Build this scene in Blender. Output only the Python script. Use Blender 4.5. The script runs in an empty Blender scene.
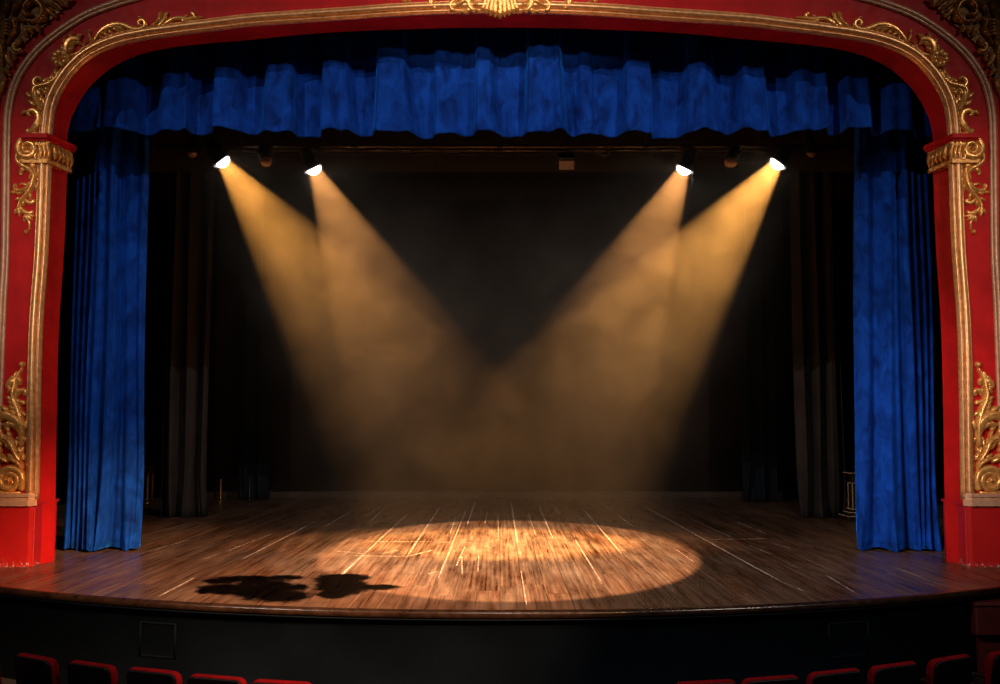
import bpy, math, random
from mathutils import Vector, Matrix
PI = math.pi
rnd = random.Random(7)
S = bpy.context.scene
COL = S.collection

# ------------------------------------------------------------------ camera
CAM_Z, PITCH, FPX = 1.9, math.radians(4.63), 1025.0
cd = bpy.data.cameras.new('camera'); cam = bpy.data.objects.new('camera', cd); COL.objects.link(cam)
cam.location = (0, 0, CAM_Z); cam.rotation_euler = (PI/2 + PITCH, 0, 0)
cd.sensor_width = 36; cd.lens = 36*FPX/1000; cd.clip_end = 200
S.camera = cam

def ray(x, y):
    u, v = (x-500)/FPX, (342-y)/FPX
    return Vector((u, math.cos(PITCH)-v*math.sin(PITCH), math.sin(PITCH)+v*math.cos(PITCH)))
def W(x, y, Y):
    """where the sight line of a spot in the photograph meets the upright plane at depth Y"""
    r = ray(x, y); t = Y/r.y
    return Vector((r.x*t, Y, CAM_Z+r.z*t))
def F(x, y, z=0.0):
    """the same for a level plane"""
    r = ray(x, y); t = (z-CAM_Z)/r.z
    return Vector((r.x*t, r.y*t, z))

# ------------------------------------------------------------------ mesh helpers
class MB:
    def __init__(self): self.v, self.f, self.m = [], [], []
    def add(self, vs, fs, mat=0):
        b = len(self.v); self.v += [Vector(p) for p in vs]
        for f in fs: self.f.append(tuple(i+b for i in f)); self.m.append(mat)
    def grid(self, rows, closed=False, mat=0):
        n = len(rows[0]); vs = [p for r in rows for p in r]; fs = []
        for i in range(len(rows)-1):
            for j in range(n if closed else n-1):
                k = (j+1) % n
                fs.append((i*n+j, i*n+k, (i+1)*n+k, (i+1)*n+j))
        self.add(vs, fs, mat)
    def box(self, c, s, M=None, bev=0.0):
        x, y, z = s[0]/2, s[1]/2, s[2]/2; b = min(bev, x*.9, y*.9, z*.9)
        if b <= 0:
            vs = [Vector((i*x, j*y, k*z)) for i in (-1,1) for j in (-1,1) for k in (-1,1)]
            fs = [(0,1,3,2),(4,6,7,5),(0,4,5,1),(2,3,7,6),(0,2,6,4),(1,5,7,3)]
        else:
            def ring(ix, iy, zz, c_):
                return [Vector(p) for p in ((-ix+c_,-iy,zz),(ix-c_,-iy,zz),(ix,-iy+c_,zz),(ix,iy-c_,zz),(ix-c_,iy,zz),(-ix+c_,iy,zz),(-ix,iy-c_,zz),(-ix,-iy+c_,zz))]
            vs = ring(x-b,y-b,-z,b*.6)+ring(x,y,-z+b,b)+ring(x,y,z-b,b)+ring(x-b,y-b,z,b*.6); fs = []
            for r in range(3):
                for j in range(8):
                    k = (j+1) % 8; fs.append((r*8+j, r*8+k, r*8+8+k, r*8+8+j))
            fs += [tuple(range(7,-1,-1)), tuple(range(24,32))]
        c = Vector(c)
        self.add([(M @ p if M else p)+c for p in vs], fs)
    def tube(self, pts, rad, n=10, cap=True):
        pts = [Vector(p) for p in pts]; rows = []
        up = Vector((0,0,1))
        for i, p in enumerate(pts):
            t = (pts[min(i+1,len(pts)-1)]-pts[max(i-1,0)]).normalized()
            a = t.cross(up)
            if a.length < .05: a = t.cross(Vector((0,1,0)))
            a.normalize(); b = a.cross(t)
            r = rad[i] if isinstance(rad, (list,tuple)) else rad
            rows.append([p+a*r*math.cos(2*PI*k/n)+b*r*math.sin(2*PI*k/n) for k in range(n)])
        base = len(self.v); self.grid(rows, True)
        if cap:
            self.f.append(tuple(base+k for k in range(n-1,-1,-1))); self.m.append(0)
            e = base+(len(pts)-1)*n; self.f.append(tuple(e+k for k in range(n))); self.m.append(0)
    def lathe(self, prof, M, n=24):
        """profile of (radius, distance along the axis); M puts the axis z where it belongs"""
        rows = [[M @ Vector((r*math.cos(2*PI*k/n), r*math.sin(2*PI*k/n), z)) for k in range(n)] for r, z in prof]
        self.grid(rows, True)
    def build(self, name, mat, parent=None, smooth=True, local=False):
        off = Vector((0,0,0)) if (parent is None or local) else world_loc(parent)
        me = bpy.data.meshes.new(name); me.from_pydata([p-off for p in self.v], [], self.f); me.update()
        for mm in (mat if isinstance(mat, (list,tuple)) else [mat]): me.materials.append(mm)
        for p, k in zip(me.polygons, self.m): p.use_smooth = smooth; p.material_index = k
        o = bpy.data.objects.new(name, me); COL.objects.link(o)
        if parent: o.parent = parent
        return o
def world_loc(o):
    v = Vector(o.location)
    while o.parent: o = o.parent; v += Vector(o.location)
    return v
def tag(o, label=None, cat=None, group=None, kind=None):
    for k, val in (('label',label),('category',cat),('group',group),('kind',kind)):
        if val: o[k] = val
    return o
def thing(name, loc, label, cat, group=None, rz=0):
    o = bpy.data.objects.new(name, None); o.empty_display_size = .1; COL.objects.link(o)
    o.location = loc; o.rotation_euler = (0,0,rz)
    return tag(o, label, cat, group)
def spline(P, n):
    """n points evenly spaced on a smooth curve through P (tuples of any length)"""
    P = [Vector(p) for p in P]
    Q = [2*P[0]-P[1]]+P+[2*P[-1]-P[-2]]; out = []
    for i in range(1, len(Q)-2):
        for k in range(24):
            t = k/24; a, b, c, d = Q[i-1], Q[i], Q[i+1], Q[i+2]
            out.append(.5*((2*b)+(c-a)*t+(2*a-5*b+4*c-d)*t*t+(3*b-a-3*c+d)*t**3))
    out.append(P[-1])
    L = [0]
    for i in range(1, len(out)): L.append(L[-1]+(out[i]-out[i-1]).length)
    res, j = [], 0
    for k in range(n):
        s = L[-1]*k/(n-1)
        while j < len(L)-2 and L[j+1] < s: j += 1
        d = L[j+1]-L[j]
        res.append(out[j].lerp(out[j+1], (s-L[j])/d if d > 0 else 0))
    return res
def lin(xs, x):
    """piecewise smooth interpolation in a sorted list of (x, y)"""
    if x <= xs[0][0]: return xs[0][1]
    for (a, p), (b, q) in zip(xs, xs[1:]):
        if x <= b:
            t = (x-a)/(b-a) if b > a else 1; t = t*t*(3-2*t)
            return p+(q-p)*t
    return xs[-1][1]

# ------------------------------------------------------------------ materials
class NT:
    def __init__(self, name):
        self.m = bpy.data.materials.new(name); self.m.use_nodes = True
        self.t = self.m.node_tree; self.n = self.t.nodes; self.b = self.n['Principled BSDF']
        self.co = self.n.new('ShaderNodeTexCoord').outputs['Object']
    def L(self, a, b): self.t.links.new(a, b)
    def node(self, typ, **kw):
        x = self.n.new(typ)
        for k, v in kw.items():
            if isinstance(k, str) and k in x.inputs: self.put(x.inputs[k], v)
            else: setattr(x, k, v)
        return x
    def put(self, sock, v):
        if isinstance(v, bpy.types.NodeSocket): self.L(v, sock)
        else: sock.default_value = v
    def math(self, op, a, b=0.0, c=None, clamp=False):
        x = self.n.new('ShaderNodeMath'); x.operation = op; x.use_clamp = clamp
        self.put(x.inputs[0], a); self.put(x.inputs[1], b)
        if c is not None: self.put(x.inputs[2], c)
        return x.outputs[0]
    def noise(self, scale, detail=4, rough=.55, vec=None, stretch=None, dist=0.0):
        x = self.n.new('ShaderNodeTexNoise'); x.inputs['Scale'].default_value = scale
        x.inputs['Detail'].default_value = detail; x.inputs['Roughness'].default_value = rough
        x.inputs['Distortion'].default_value = dist
        v = vec or self.co
        if stretch:
            mp = self.n.new('ShaderNodeMapping'); mp.inputs['Scale'].default_value = stretch; self.L(v, mp.inputs['Vector']); v = mp.outputs[0]
        self.L(v, x.inputs['Vector']); return x.outputs['Fac']
    def rng(self, v, a, b, c=0.0, d=1.0):
        x = self.n.new('ShaderNodeMapRange'); self.put(x.inputs[0], v)
        for i, q in enumerate((a, b, c, d)): self.put(x.inputs[i+1], q)
        return x.outputs[0]
    def mix(self, f, a, b, mode='MIX'):
        x = self.n.new('ShaderNodeMix'); x.data_type = 'RGBA'; x.blend_type = mode
        self.put(x.inputs['Factor'], f)
        for s, v in (('A', a), ('B', b)):
            sock = [i for i in x.inputs if i.name == s and i.type == 'RGBA'][0]
            self.put(sock, v if isinstance(v, bpy.types.NodeSocket) else (*v, 1))
        return [o for o in x.outputs if o.type == 'RGBA'][0]
    def bump(self, h, strength=.3, dist=.01):
        x = self.n.new('ShaderNodeBump'); x.inputs['Strength'].default_value = strength; x.inputs['Distance'].default_value = dist
        self.L(h, x.inputs['Height']); self.L(x.outputs[0], self.b.inputs['Normal'])
    def set(self, **kw):
        for k, v in kw.items():
            k = k.replace('_', ' ')
            if k in ('Base Color', 'Emission Color', 'Sheen Tint', 'Specular Tint') and not isinstance(v, bpy.types.NodeSocket): v = (*v, 1)
            self.put(self.b.inputs[k], v)
        return self

def mat_plain(name, col, rough=.5, metal=0.0, var=.25, scale=6, bump=.0, spec=.5):
    k = NT(name); nz = k.noise(scale)
    dark = tuple(c*(1-var) for c in col); light = tuple(min(1, c*(1+var)) for c in col)
    k.set(Base_Color=k.mix(k.rng(nz, .3, .7), dark, light), Metallic=metal, Specular_IOR_Level=spec)
    k.set(Roughness=k.rng(k.noise(scale*3), .3, .7, rough*.85, min(1, rough*1.15)))
    if bump: k.bump(k.noise(scale*8), bump, .004)
    return k.m
def mat_velvet(name, col, hi, sheen=.5, mott=5.0, crush=.45):
    k = NT(name)
    a = k.noise(mott, 5, .6, stretch=(1,1,.55), dist=.6); b = k.noise(60, 2, stretch=(1,1,.3))
    f = k.math('ADD', k.math('MULTIPLY', k.rng(a, .32, .71), .8), k.math('MULTIPLY', b, .2), clamp=True)
    k.set(Base_Color=k.mix(f, col, hi), Roughness=.85, Specular_IOR_Level=.1, Sheen_Weight=sheen, Sheen_Roughness=.35)
    k.put(k.b.inputs['Sheen Tint'], (*[min(1, c*3) for c in hi], 1)); k.bump(k.math('ADD', k.noise(9, 4, stretch=(1.6,1.6,.5)), k.math('MULTIPLY', b, .1)), crush, .03)
    return k.m
M = {}
M['red'] = mat_plain('red_paint', (.46,.009,.010), .5, var=.18, scale=2.5, bump=.12, spec=.12)
def red_chipped():
    k = NT('chipped_red_paint'); base = k.mix(k.noise(3), (.32,.008,.009), (.44,.014,.013))
    sx = k.n.new('ShaderNodeSeparateXYZ'); k.L(k.co, sx.inputs[0])
    low = k.rng(sx.outputs[2], .0, .16, .18, 0)
    chip = k.math('GREATER_THAN', k.math('ADD', k.noise(30, 5, .7), low), .72)
    k.set(Base_Color=k.mix(chip, base, (.42,.33,.29)), Roughness=k.rng(k.noise(14), .3, .7, .28, .45), Specular_IOR_Level=.25); k.bump(k.noise(22), .12, .004)
    return k.m
M['red_chip'] = red_chipped()
def gold(name, lo, hi, rough, metal=.9, spec=.5):
    k = NT(name); f = k.rng(k.noise(14, 5, .65), .3, .72)
    k.set(Base_Color=k.mix(f, lo, hi), Metallic=metal, Roughness=k.rng(k.noise(25), .3, .7, rough*.8, rough*1.3)); k.bump(k.noise(40, 4), .16, .004)
    return k.m
M['gold'] = gold('gilded_plaster', (.55,.23,.045), (1.0,.56,.17), .28, .5)
M['gold_old'] = gold('old_gilding', (.34,.15,.035), (.75,.40,.12), .36, .6)
M['gold_mould'] = gold('gilded_moulding', (.58,.27,.09), (.95,.55,.25), .34, .6)
M['gold_dark'] = gold('dark_old_gilding', (.10,.045,.012), (.20,.10,.03), .5, .6)
M['beige'] = gold('pale_gilding', (.50,.26,.15), (.68,.42,.27), .42, .35)
M['blue'] = mat_velvet('blue_velvet', (.0006,.010,.095), (.005,.080,.56), 1.0)
M['black_cloth'] = mat_velvet('black_serge', (.022,.020,.020), (.055,.049,.046), .05, 2)
M['navy_cloth'] = mat_velvet('blue_black_serge', (.008,.012,.018), (.016,.026,.036), .05, 2)
M['backdrop'] = mat_velvet('brown_black_backdrop', (.028,.017,.013), (.031,.019,.014), .0, .6, .04)
M['black_paint'] = mat_plain('black_paint', (.006,.006,.007), .8, spec=.1)
M['navy_paint'] = mat_plain('blue_black_fascia', (.0022,.0045,.0080), .6, scale=1.5, spec=.06)
M['metal_black'] = mat_plain('black_metal', (.022,.019,.017), .38, metal=.4, scale=20, spec=.5)
M['steel'] = mat_plain('dull_steel', (.16,.11,.075), .4, metal=.8, scale=18)
M['brass'] = mat_plain('brass', (.62,.36,.12), .32, metal=.9, scale=18)
M['edging'] = mat_plain('worn_pale_edge', (.80,.62,.42), .5, scale=18)
M['wood_dark'] = mat_plain('dark_varnished_wood', (.035,.02,.012), .3, scale=9)
M['nosing'] = mat_plain('worn_stage_edge', (.02,.010,.006), .22, var=.6, scale=9, bump=.3)
M['seat_red'] = mat_velvet('red_plush', (.30,.006,.012), (.60,.014,.022), .25, 8)
M['seat_black'] = mat_plain('black_seat_shell', (.008,.007,.008), .45, scale=10)
M['audit_floor'] = mat_plain('dark_carpet', (.012,.006,.006), .95)
M['house_wall'] = mat_plain('dark_red_house_wall', (.07,.003,.003), .6)
def mat_lens(name, col, e):
    # clear glowing glass: the lamp inside the housing shines through it
    k = NT(name); out = k.n['Material Output']; em = k.n.new('ShaderNodeEmission'); em.inputs[0].default_value = (*col, 1); em.inputs[1].default_value = e
    tr = k.n.new('ShaderNodeBsdfTransparent'); mx = k.n.new('ShaderNodeMixShader'); mx.inputs[0].default_value = .12
    k.L(tr.outputs[0], mx.inputs[1]); k.L(em.outputs[0], mx.inputs[2]); k.L(mx.outputs[0], out.inputs['Surface']); return k.m
M['lens_on'] = mat_lens('lit_lens', (1,.92,.80), 60)
M['lens_off'] = mat_plain('unlit_amber_lens', (.20,.12,.08), .3, scale=12)
def mat_seam():
    k = NT('worn_chalky_seam'); f = k.rng(k.noise(26, 5, .7, stretch=(1,.25,1)), .36, .58)
    k.set(Base_Color=k.mix(f, (.20,.11,.07), (.72,.62,.54)), Roughness=.6); return k.m
M['seam'] = mat_seam()
def mat_floor():
    k = NT('worn_stage_boards')
    sp = k.n.new('ShaderNodeSeparateXYZ'); k.L(k.co, sp.inputs[0]); X, Y = sp.outputs[0], sp.outputs[1]
    bw = .26
    u = k.math('DIVIDE', X, bw); iu = k.math('FLOOR', u); fu = k.math('FRACT', u)
    wn = k.n.new('ShaderNodeTexWhiteNoise'); wn.noise_dimensions = '1D'; k.L(iu, wn.inputs['W'])
    yy = k.math('ADD', k.math('DIVIDE', Y, 4.2), k.math('MULTIPLY', wn.outputs['Value'], 7.0)); iy = k.math('FLOOR', yy); fy = k.math('FRACT', yy)
    cmb = k.n.new('ShaderNodeCombineXYZ'); k.L(iu, cmb.inputs[0]); k.L(iy, cmb.inputs[1])
    wn2 = k.n.new('ShaderNodeTexWhiteNoise'); wn2.noise_dimensions = '2D'; k.L(cmb.outputs[0], wn2.inputs['Vector'])
    board = wn2.outputs['Value']
    edge = k.math('MINIMUM', fu, k.math('SUBTRACT', 1.0, fu)); gap = k.rng(edge, .006, .026, 1, 0)
    endg = k.math('LESS_THAN', fy, .003); gap = k.math('MAXIMUM', gap, endg)
    off = k.n.new('ShaderNodeVectorMath'); off.operation = 'ADD'; k.L(k.co, off.inputs[0])
    cm2 = k.n.new('ShaderNodeCombineXYZ'); k.L(k.math('MULTIPLY', wn2.outputs['Value'], 37.0), cm2.inputs[1]); k.L(iu, cm2.inputs[2]); k.L(cm2.outputs[0], off.inputs[1])
    grain = k.noise(9, 6, .65, vec=off.outputs[0], stretch=(3.0,.045,1), dist=.15); fine = k.noise(22, 4, .6, vec=off.outputs[0], stretch=(3,.018,1))
    wear = k.noise(.7, 5, .65, stretch=(1.5,.6,1), dist=.3); scuff = k.noise(4.5, 5, .65, stretch=(1.6,.16,1))
    f = k.math('ADD', k.math('MULTIPLY', board, .5), k.math('MULTIPLY', k.rng(grain, .32, .68), .5))
    wood = k.mix(f, (.032,.012,.006), (.185,.072,.029))
    wood = k.mix(k.math('MULTIPLY', k.rng(fine, .47, .62), .7), wood, (.020,.008,.004))
    # scuffed wear, boosted centre stage to put the light pool's brightness into the colour
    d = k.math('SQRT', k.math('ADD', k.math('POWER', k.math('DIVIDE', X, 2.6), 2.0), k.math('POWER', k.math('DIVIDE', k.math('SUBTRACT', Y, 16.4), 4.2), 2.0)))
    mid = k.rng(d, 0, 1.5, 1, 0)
    wear_pool = k.math('MULTIPLY', k.rng(k.math('ADD', k.math('MULTIPLY', wear, .35), k.math('ADD', k.math('MULTIPLY', scuff, .3), k.math('MULTIPLY', grain, .35))), .40, .62), k.math('ADD', k.math('MULTIPLY', mid, .75), .26), clamp=True)
    col = k.mix(wear_pool, wood, (.46,.36,.28))
    dirt = k.rng(k.noise(1.6, 6, .7, stretch=(1.8,.14,1)), .48, .68)
    col = k.mix(k.math('MULTIPLY', dirt, .6), col, (.030,.014,.008))
    half = k.rng(k.math('ABSOLUTE', k.math('SUBTRACT', fu, .5)), .004, .016, 1, 0)
    gap = k.math('MAXIMUM', gap, k.math('MULTIPLY', half, k.math('MULTIPLY', k.math('GREATER_THAN', wn2.outputs['Value'], .45), .6)))
    col = k.mix(k.math('MULTIPLY', gap, k.rng(wn.outputs['Value'], 0, 1, .35, .95)), col, (.010,.005,.003))
    rough = k.math('ADD', k.rng(k.math('ADD', k.math('MULTIPLY', scuff, .5), k.math('MULTIPLY', grain, .5)), .35, .65, .20, .42), k.math('MULTIPLY', wear_pool, .25))
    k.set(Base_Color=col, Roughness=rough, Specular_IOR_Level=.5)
    h = k.math('SUBTRACT', k.math('MULTIPLY', grain, .35), gap); k.bump(k.math('ADD', h, k.math('MULTIPLY', scuff, .3)), .2, .005)
    return k.m
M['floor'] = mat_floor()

# ------------------------------------------------------------------ stage shell
FW = 14.05          # front face of the proscenium wall
FB = 14.55          # edge of the opening
CX, RAD, EDGE = 0.0, 12.0, 10.72   # bow of the stage front
def edge_y(x): return EDGE + RAD - math.sqrt(RAD*RAD - x*x)
XS = [i*.25 for i in range(-36, 37)]
g = MB()
g.grid([[Vector((x, edge_y(x), 0)) for x in XS], [Vector((x, 14.0, 0)) for x in XS], [Vector((x, 28.4, 0)) for x in XS]])
# the pale worn seams and scratches of the boards
def seam(p, q, w, z=.0018):
    p, q = Vector(p), Vector(q); n = 14
    t = (q-p).normalized(); s = Vector((-t.y, t.x, 0)); a, b = [], []
    for i in range(n+1):
        c = p.lerp(q, i/n); ww = w*(.45+.75*rnd.random())*(.3 if i in (0, n) else 1)*.5
        c.z = z; a.append(c-s*ww); b.append(c+s*ww)
    g.grid([a, b], mat=1)
def crop(o, s, L): return [((o[0]+a/s, o[1]+b/s), (o[0]+c/s, o[1]+d/s), w) for a, b, c, d, w in L]
LINES = crop((300,480), 2.5, [(272,82,85,255,.028),(350,67,265,195,.024),(415,75,345,248,.022),(438,55,418,112,.03),(390,90,375,135,.014),(468,80,462,110,.02),
    (495,92,497,150,.014),(527,52,545,165,.03),(552,225,567,316,.016),(597,65,633,148,.028),(707,72,805,185,.026),(688,150,755,258,.018),(790,85,835,118,.022),
    (865,68,1000,142,.03),(447,185,445,230,.014),(200,68,160,92,.028),(212,70,175,105,.026),(125,80,60,118,.028),(40,105,0,122,.024),(570,82,590,140,.012),(635,68,650,86,.016),
    (413,165,398,198,.02),(398,198,391,215,.022),(404,190,406,236,.018),(755,60,790,85,.014),(935,170,985,205,.012)])
LINES += crop((150,480), 3.3333, [(550,140,300,268,.03),(405,180,250,240,.018),(135,198,0,238,.024),(150,325,30,388,.018),(420,350,345,400,.012),(230,245,180,265,.012)])
LINES += crop((650,480), 2.857, [(0,85,370,288,.032),(370,288,440,318,.016),(245,118,335,155,.022),(115,110,235,165,.016),(345,180,400,195,.02),(500,270,590,325,.016),(700,250,830,300,.014),(280,185,345,212,.016)])
for a, b, w in LINES: seam(F(*a), F(*b), w)
for a, b, w in crop((300,480), 2.5, [(170,155,330,154,.05),(130,190,270,191,.05),(270,191,330,176,.04),(330,155,450,158,.03),(90,178,170,186,.03),(200,185,245,176,.03),(440,150,560,152,.03),(320,235,345,228,.03)]) + crop((650,480), 2.857, [(175,170,330,168,.05)]):
    seam(F(*a), F(*b), w, .0022)
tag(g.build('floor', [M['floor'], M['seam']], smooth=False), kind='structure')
g = MB(); prof = [(-.02,.004),(.03,.006),(.055,-.01),(.062,-.04),(.045,-.075),(.0,-.085),(-.02,-.085)]
g.grid([[Vector((x, edge_y(x)-d, z)) for x in XS] for d, z in prof]); tag(g.build('trim_1', M['nosing']), kind='structure')
g = MB()
fp = [(0,-.08),(.035,-.085),(.035,-.10),(-.03,-.105),(-.06,-.12),(-.06,-1.05)]
g.grid([[Vector((x, edge_y(x)-d, z)) for x in XS] for d, z in fp])
def fascia_panel(x0, x1, z0, z1):
    def P(x, z, d): return Vector((x, edge_y(x)+.06-d, z))
    w = .025
    for (a, b, c, d_) in ((x0,x1,z0,z0+w),(x0,x1,z1-w,z1),(x0,x0+w,z0,z1),(x1-w,x1,z0,z1)):
        n = 10; xs = [a+(b-a)*i/n for i in range(n+1)]
        g.grid([[P(x,c,0) for x in xs],[P(x,c,.005) for x in xs],[P(x,d_,.005) for x in xs],[P(x,d_,0) for x in xs]])
for x0, x1 in ((-3.95,-3.5),(3.55,4.05)): fascia_panel(x0, x1, -.62, -.24)
tag(g.build('wall_stage_front', M['navy_paint']), kind='structure')
g = MB(); g.add([(-14,-9,-1.05),(14,-9,-1.05),(14,14.4,-1.05),(-14,14.4,-1.05)], [(0,1,2,3)]); tag(g.build('floor_auditorium', M['audit_floor'], smooth=False), kind='structure')
# dark house walls that close the pit below the two pilasters
for s, nm in ((-1,'wall_left'), (1,'wall_right')):
    g = MB()
    o = 0 if s > 0 else -1.15
    g.box((s*7.85+o, 12.2, -.32), (4.8, .5, .38), bev=.02)
    g.box((s*7.85+o, 12.2, -.155), (4.84, .54, .035), bev=.01)
    g.box((s*7.87+o, 12.26, -.78), (4.7, .4, .54))
    tag(g.build(nm, M['house_wall'], smooth=False), kind='structure')
g = MB(); g.box((0,28.6,5.5),(24,.3,11.2)); tag(g.build('wall_back', M['black_paint'], smooth=False), kind='structure')
for s, nm in ((-1,'wall_stage_left'), (1,'wall_stage_right')):
    g = MB(); g.box((s*11.2, 21.7, 5.5),(.3,13.6,11.2)); tag(g.build(nm, M['black_paint'], smooth=False), kind='structure')
g = MB(); g.box((0,21.7,11.2),(24,14,.25)); tag(g.build('ceiling', M['black_paint'], smooth=False), kind='structure')
g = MB(); g.box((0,27.02,.085),(15.4,.08,.17), bev=.012); tag(g.build('baseboard_back', mat_plain('brown_baseboard', (.05,.03,.02), .5), smooth=False), kind='structure')

# ------------------------------------------------------------------ proscenium arch
def mirror(P): return [(1000-x, *r) for x, *r in P]
MOULD = [(31.6,496),(32,490),(35,340),(41,250),(43.9,172),(45.2,140),(46.5,122),(49.5,104),(58,85),(72,66),(91,50.5),(117,39.5),(146,33.2),(183,28),(219,23.6),(250,19.8),(300,16.2),(350,12.9),(395,9.6),(450,7.2),(500,6.6)]
OPEN = [(55,520),(55.5,497),(58.5,340),(64,250),(67,175),(67.6,135),(73,114),(88,89),(110,69),(135,56.5),(164,49),(205,43.8),(250,40),(300,35),(350,31.5),(400,29.6),(450,28.2),(500,27.7)]
OUTER = [(-6,520),(0,370),(3,300),(5.5,250),(7,135),(9,106),(16.5,80),(33,55),(55,35),(84,16),(110,5.5),(131,-1),(165,-9),(230,-18),(330,-25),(420,-29),(500,-30)]
def full(P, Y, n):
    h = spline([tuple(W(x, y, Y)) for x, y in P], n)
    h[-1].x = 0
    return h + [Vector((-p.x, p.y, p.z)) for p in reversed(h[:-1])]
N = 90
cm, co_, cb = full(MOULD, FW, N), full(OUTER, FW, N), full(OPEN, FB, N)
for q in cb[:1]+cb[-1:]: q.z = 0
cm0 = [Vector((cm[0].x, FW, 0))]+cm+[Vector((cm[-1].x, FW, 0))]; cb0 = [Vector((cb[0].x, FB, 0))]+cb+[Vector((cb[-1].x, FB, 0))]
arch = thing('proscenium_arch', (0, FW, 0), 'red theatre proscenium arch with gilded mouldings and scrolls framing the stage', 'proscenium arch')
def to_rect(p, Y, bx=13.5, bz=12.5, c=Vector((0,0,3))):
    d = Vector((p.x, 0, p.z-3)); t = 1e9
    if abs(d.x) > 1e-6: t = min(t, bx/abs(d.x))
    if d.z > 1e-6: t = min(t, (bz-3)/d.z)
    if d.z < -1e-6: t = min(t, (3-(-.0))/-d.z) if abs(d.x)*3/-d.z <= bx else bx/abs(d.x)
    return Vector((d.x*t, Y, 3+d.z*t))
g = MB(); g.grid([cm0, [to_rect(p, FW) for p in cm0]]); g.build('frieze', M['red'], arch, smooth=False)
g = MB(); g.grid([cb0, [to_rect(p, FB+.03) for p in cb0]]); g.build('rear_face', M['black_paint'], arch, smooth=False)
g = MB(); g.grid([[a.lerp(b, t)+Vector((0,0,0)) for a, b in zip(cm0, cb0)] for t in (0,.03,.5,1)]); g.build('splayed_soffit', M['red'], arch)
def sweep(g, curve, prof):
    rows = [[] for _ in prof]
    for i, p in enumerate(curve):
        t = (curve[min(i+1,len(curve)-1)]-curve[max(i-1,0)]).normalized(); n = Vector((-t.z, 0, t.x))   # outwards
        for r, (o, d) in zip(rows, prof): r.append(p+n*o+Vector((0,-d,0)))
    g.grid(rows)
px = .01365
def arc(o, r, d0, n=6, sx=1.0, a0=PI, a1=0): return [(o+sx*r*math.cos(a0+(a1-a0)*i/n), d0+r*math.sin(a0+(a1-a0)*i/n)) for i in range(n+1)]
g = MB()
prof = [(-.092,-.03),(-.092,.012),(-.084,.026)] + arc(-.060,.018,.03,5) + [(-.040,.022)] + arc(.012,.046,.034,10) + [(.060,.018),(.064,.010)] + arc(.078,.010,.012,4) + [(.090,0)]
sweep(g, cm, prof); g.build('inner_moulding', M['gold_mould'], arch)
g = MB()
prof = [(-.06,0),(-.06,.022)] + arc(-.04,.02,.022) + [(-.018,.018)] + arc(.012,.028,.022,8) + [(.045,.012),(.06,.012),(.06,0)]
sweep(g, co_, prof); g.build('outer_moulding', M['beige'], arch)

# --- carved ornament: tapered, ridged strokes lying on the wall
WT = [1.0, 1.0]
def stroke(g, P, w, h, ribs=2, n=None, base=FW, tip=.35, raise_=0.0, start=.55):
    """P: way points; w, h: widest half width and relief, as spots of the photograph at the wall"""
    C = spline([tuple(W(x, y, base)) for x, y in P], n or max(10, 5*len(P)))
    L = len(C); m = 9; rows = []
    for i, p in enumerate(C):
        t = i/(L-1); d = (C[min(i+1,L-1)]-C[max(i-1,0)]).normalized(); nn = Vector((-d.z, 0, d.x))
        wf = (start+(1-start)*min(1, t/.35)) if t < .35 else 1-(1-tip)*((t-.35)/.65)**1.4
        if i in (0, L-1): wf *= .25
        ww, hh = w*px*wf*WT[0], h*px*wf**.7*WT[1]
        row = []
        for k in range(m):
            a = PI*k/(m-1); s = math.sin(a)
            rib = 1-.30*(.5-.5*math.cos(2*ribs*a)) if ribs else 1
            row.append(p+nn*ww*math.cos(a)+Vector((0, -(hh*s*rib+raise_*px) if 0 < k < m-1 else .004, 0)))
        rows.append(row)
    g.grid(rows)
def ball(g, c, r, h=None, base=FW, k=0):
    c = W(c[0], c[1], base); r *= px; h = (h or r/px)*px; rows = []
    for i in range(7):
        a = PI/2*i/6
        rows.append([c+Vector((r*math.cos(a)*math.cos(2*PI*j/16)*(1+(.18*math.cos(k*2*PI*j/16) if k else 0)), -h*math.sin(a), r*math.cos(a)*math.sin(2*PI*j/16)*(1+(.18*math.cos(k*2*PI*j/16) if k else 0)))) for j in range(16)])
    g.grid(rows, True)
def spiral(c, r0, r1, a0, turns, n=26):
    return [(c[0]+(r0+(r1-r0)*i/n)*math.cos(a0+turns*2*PI*i/n), c[1]+(r0+(r1-r0)*i/n)*math.sin(a0+turns*2*PI*i/n)) for i in range(n+1)]
def fan(g, c, a0, a1, n, r0, r1, w, h, bend=0.0, **kw):
    for i in range(n):
        a = a0+(a1-a0)*(i/(n-1) if n > 1 else .5); m = (r0+r1)/2; b = a+bend
        stroke(g, [(c[0]+r0*math.cos(a), c[1]+r0*math.sin(a)), (c[0]+m*math.cos(a+bend*.4), c[1]+m*math.sin(a+bend*.4)), (c[0]+r1*math.cos(b), c[1]+r1*math.sin(b))], w, h, ribs=1, n=10, **kw)
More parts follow.
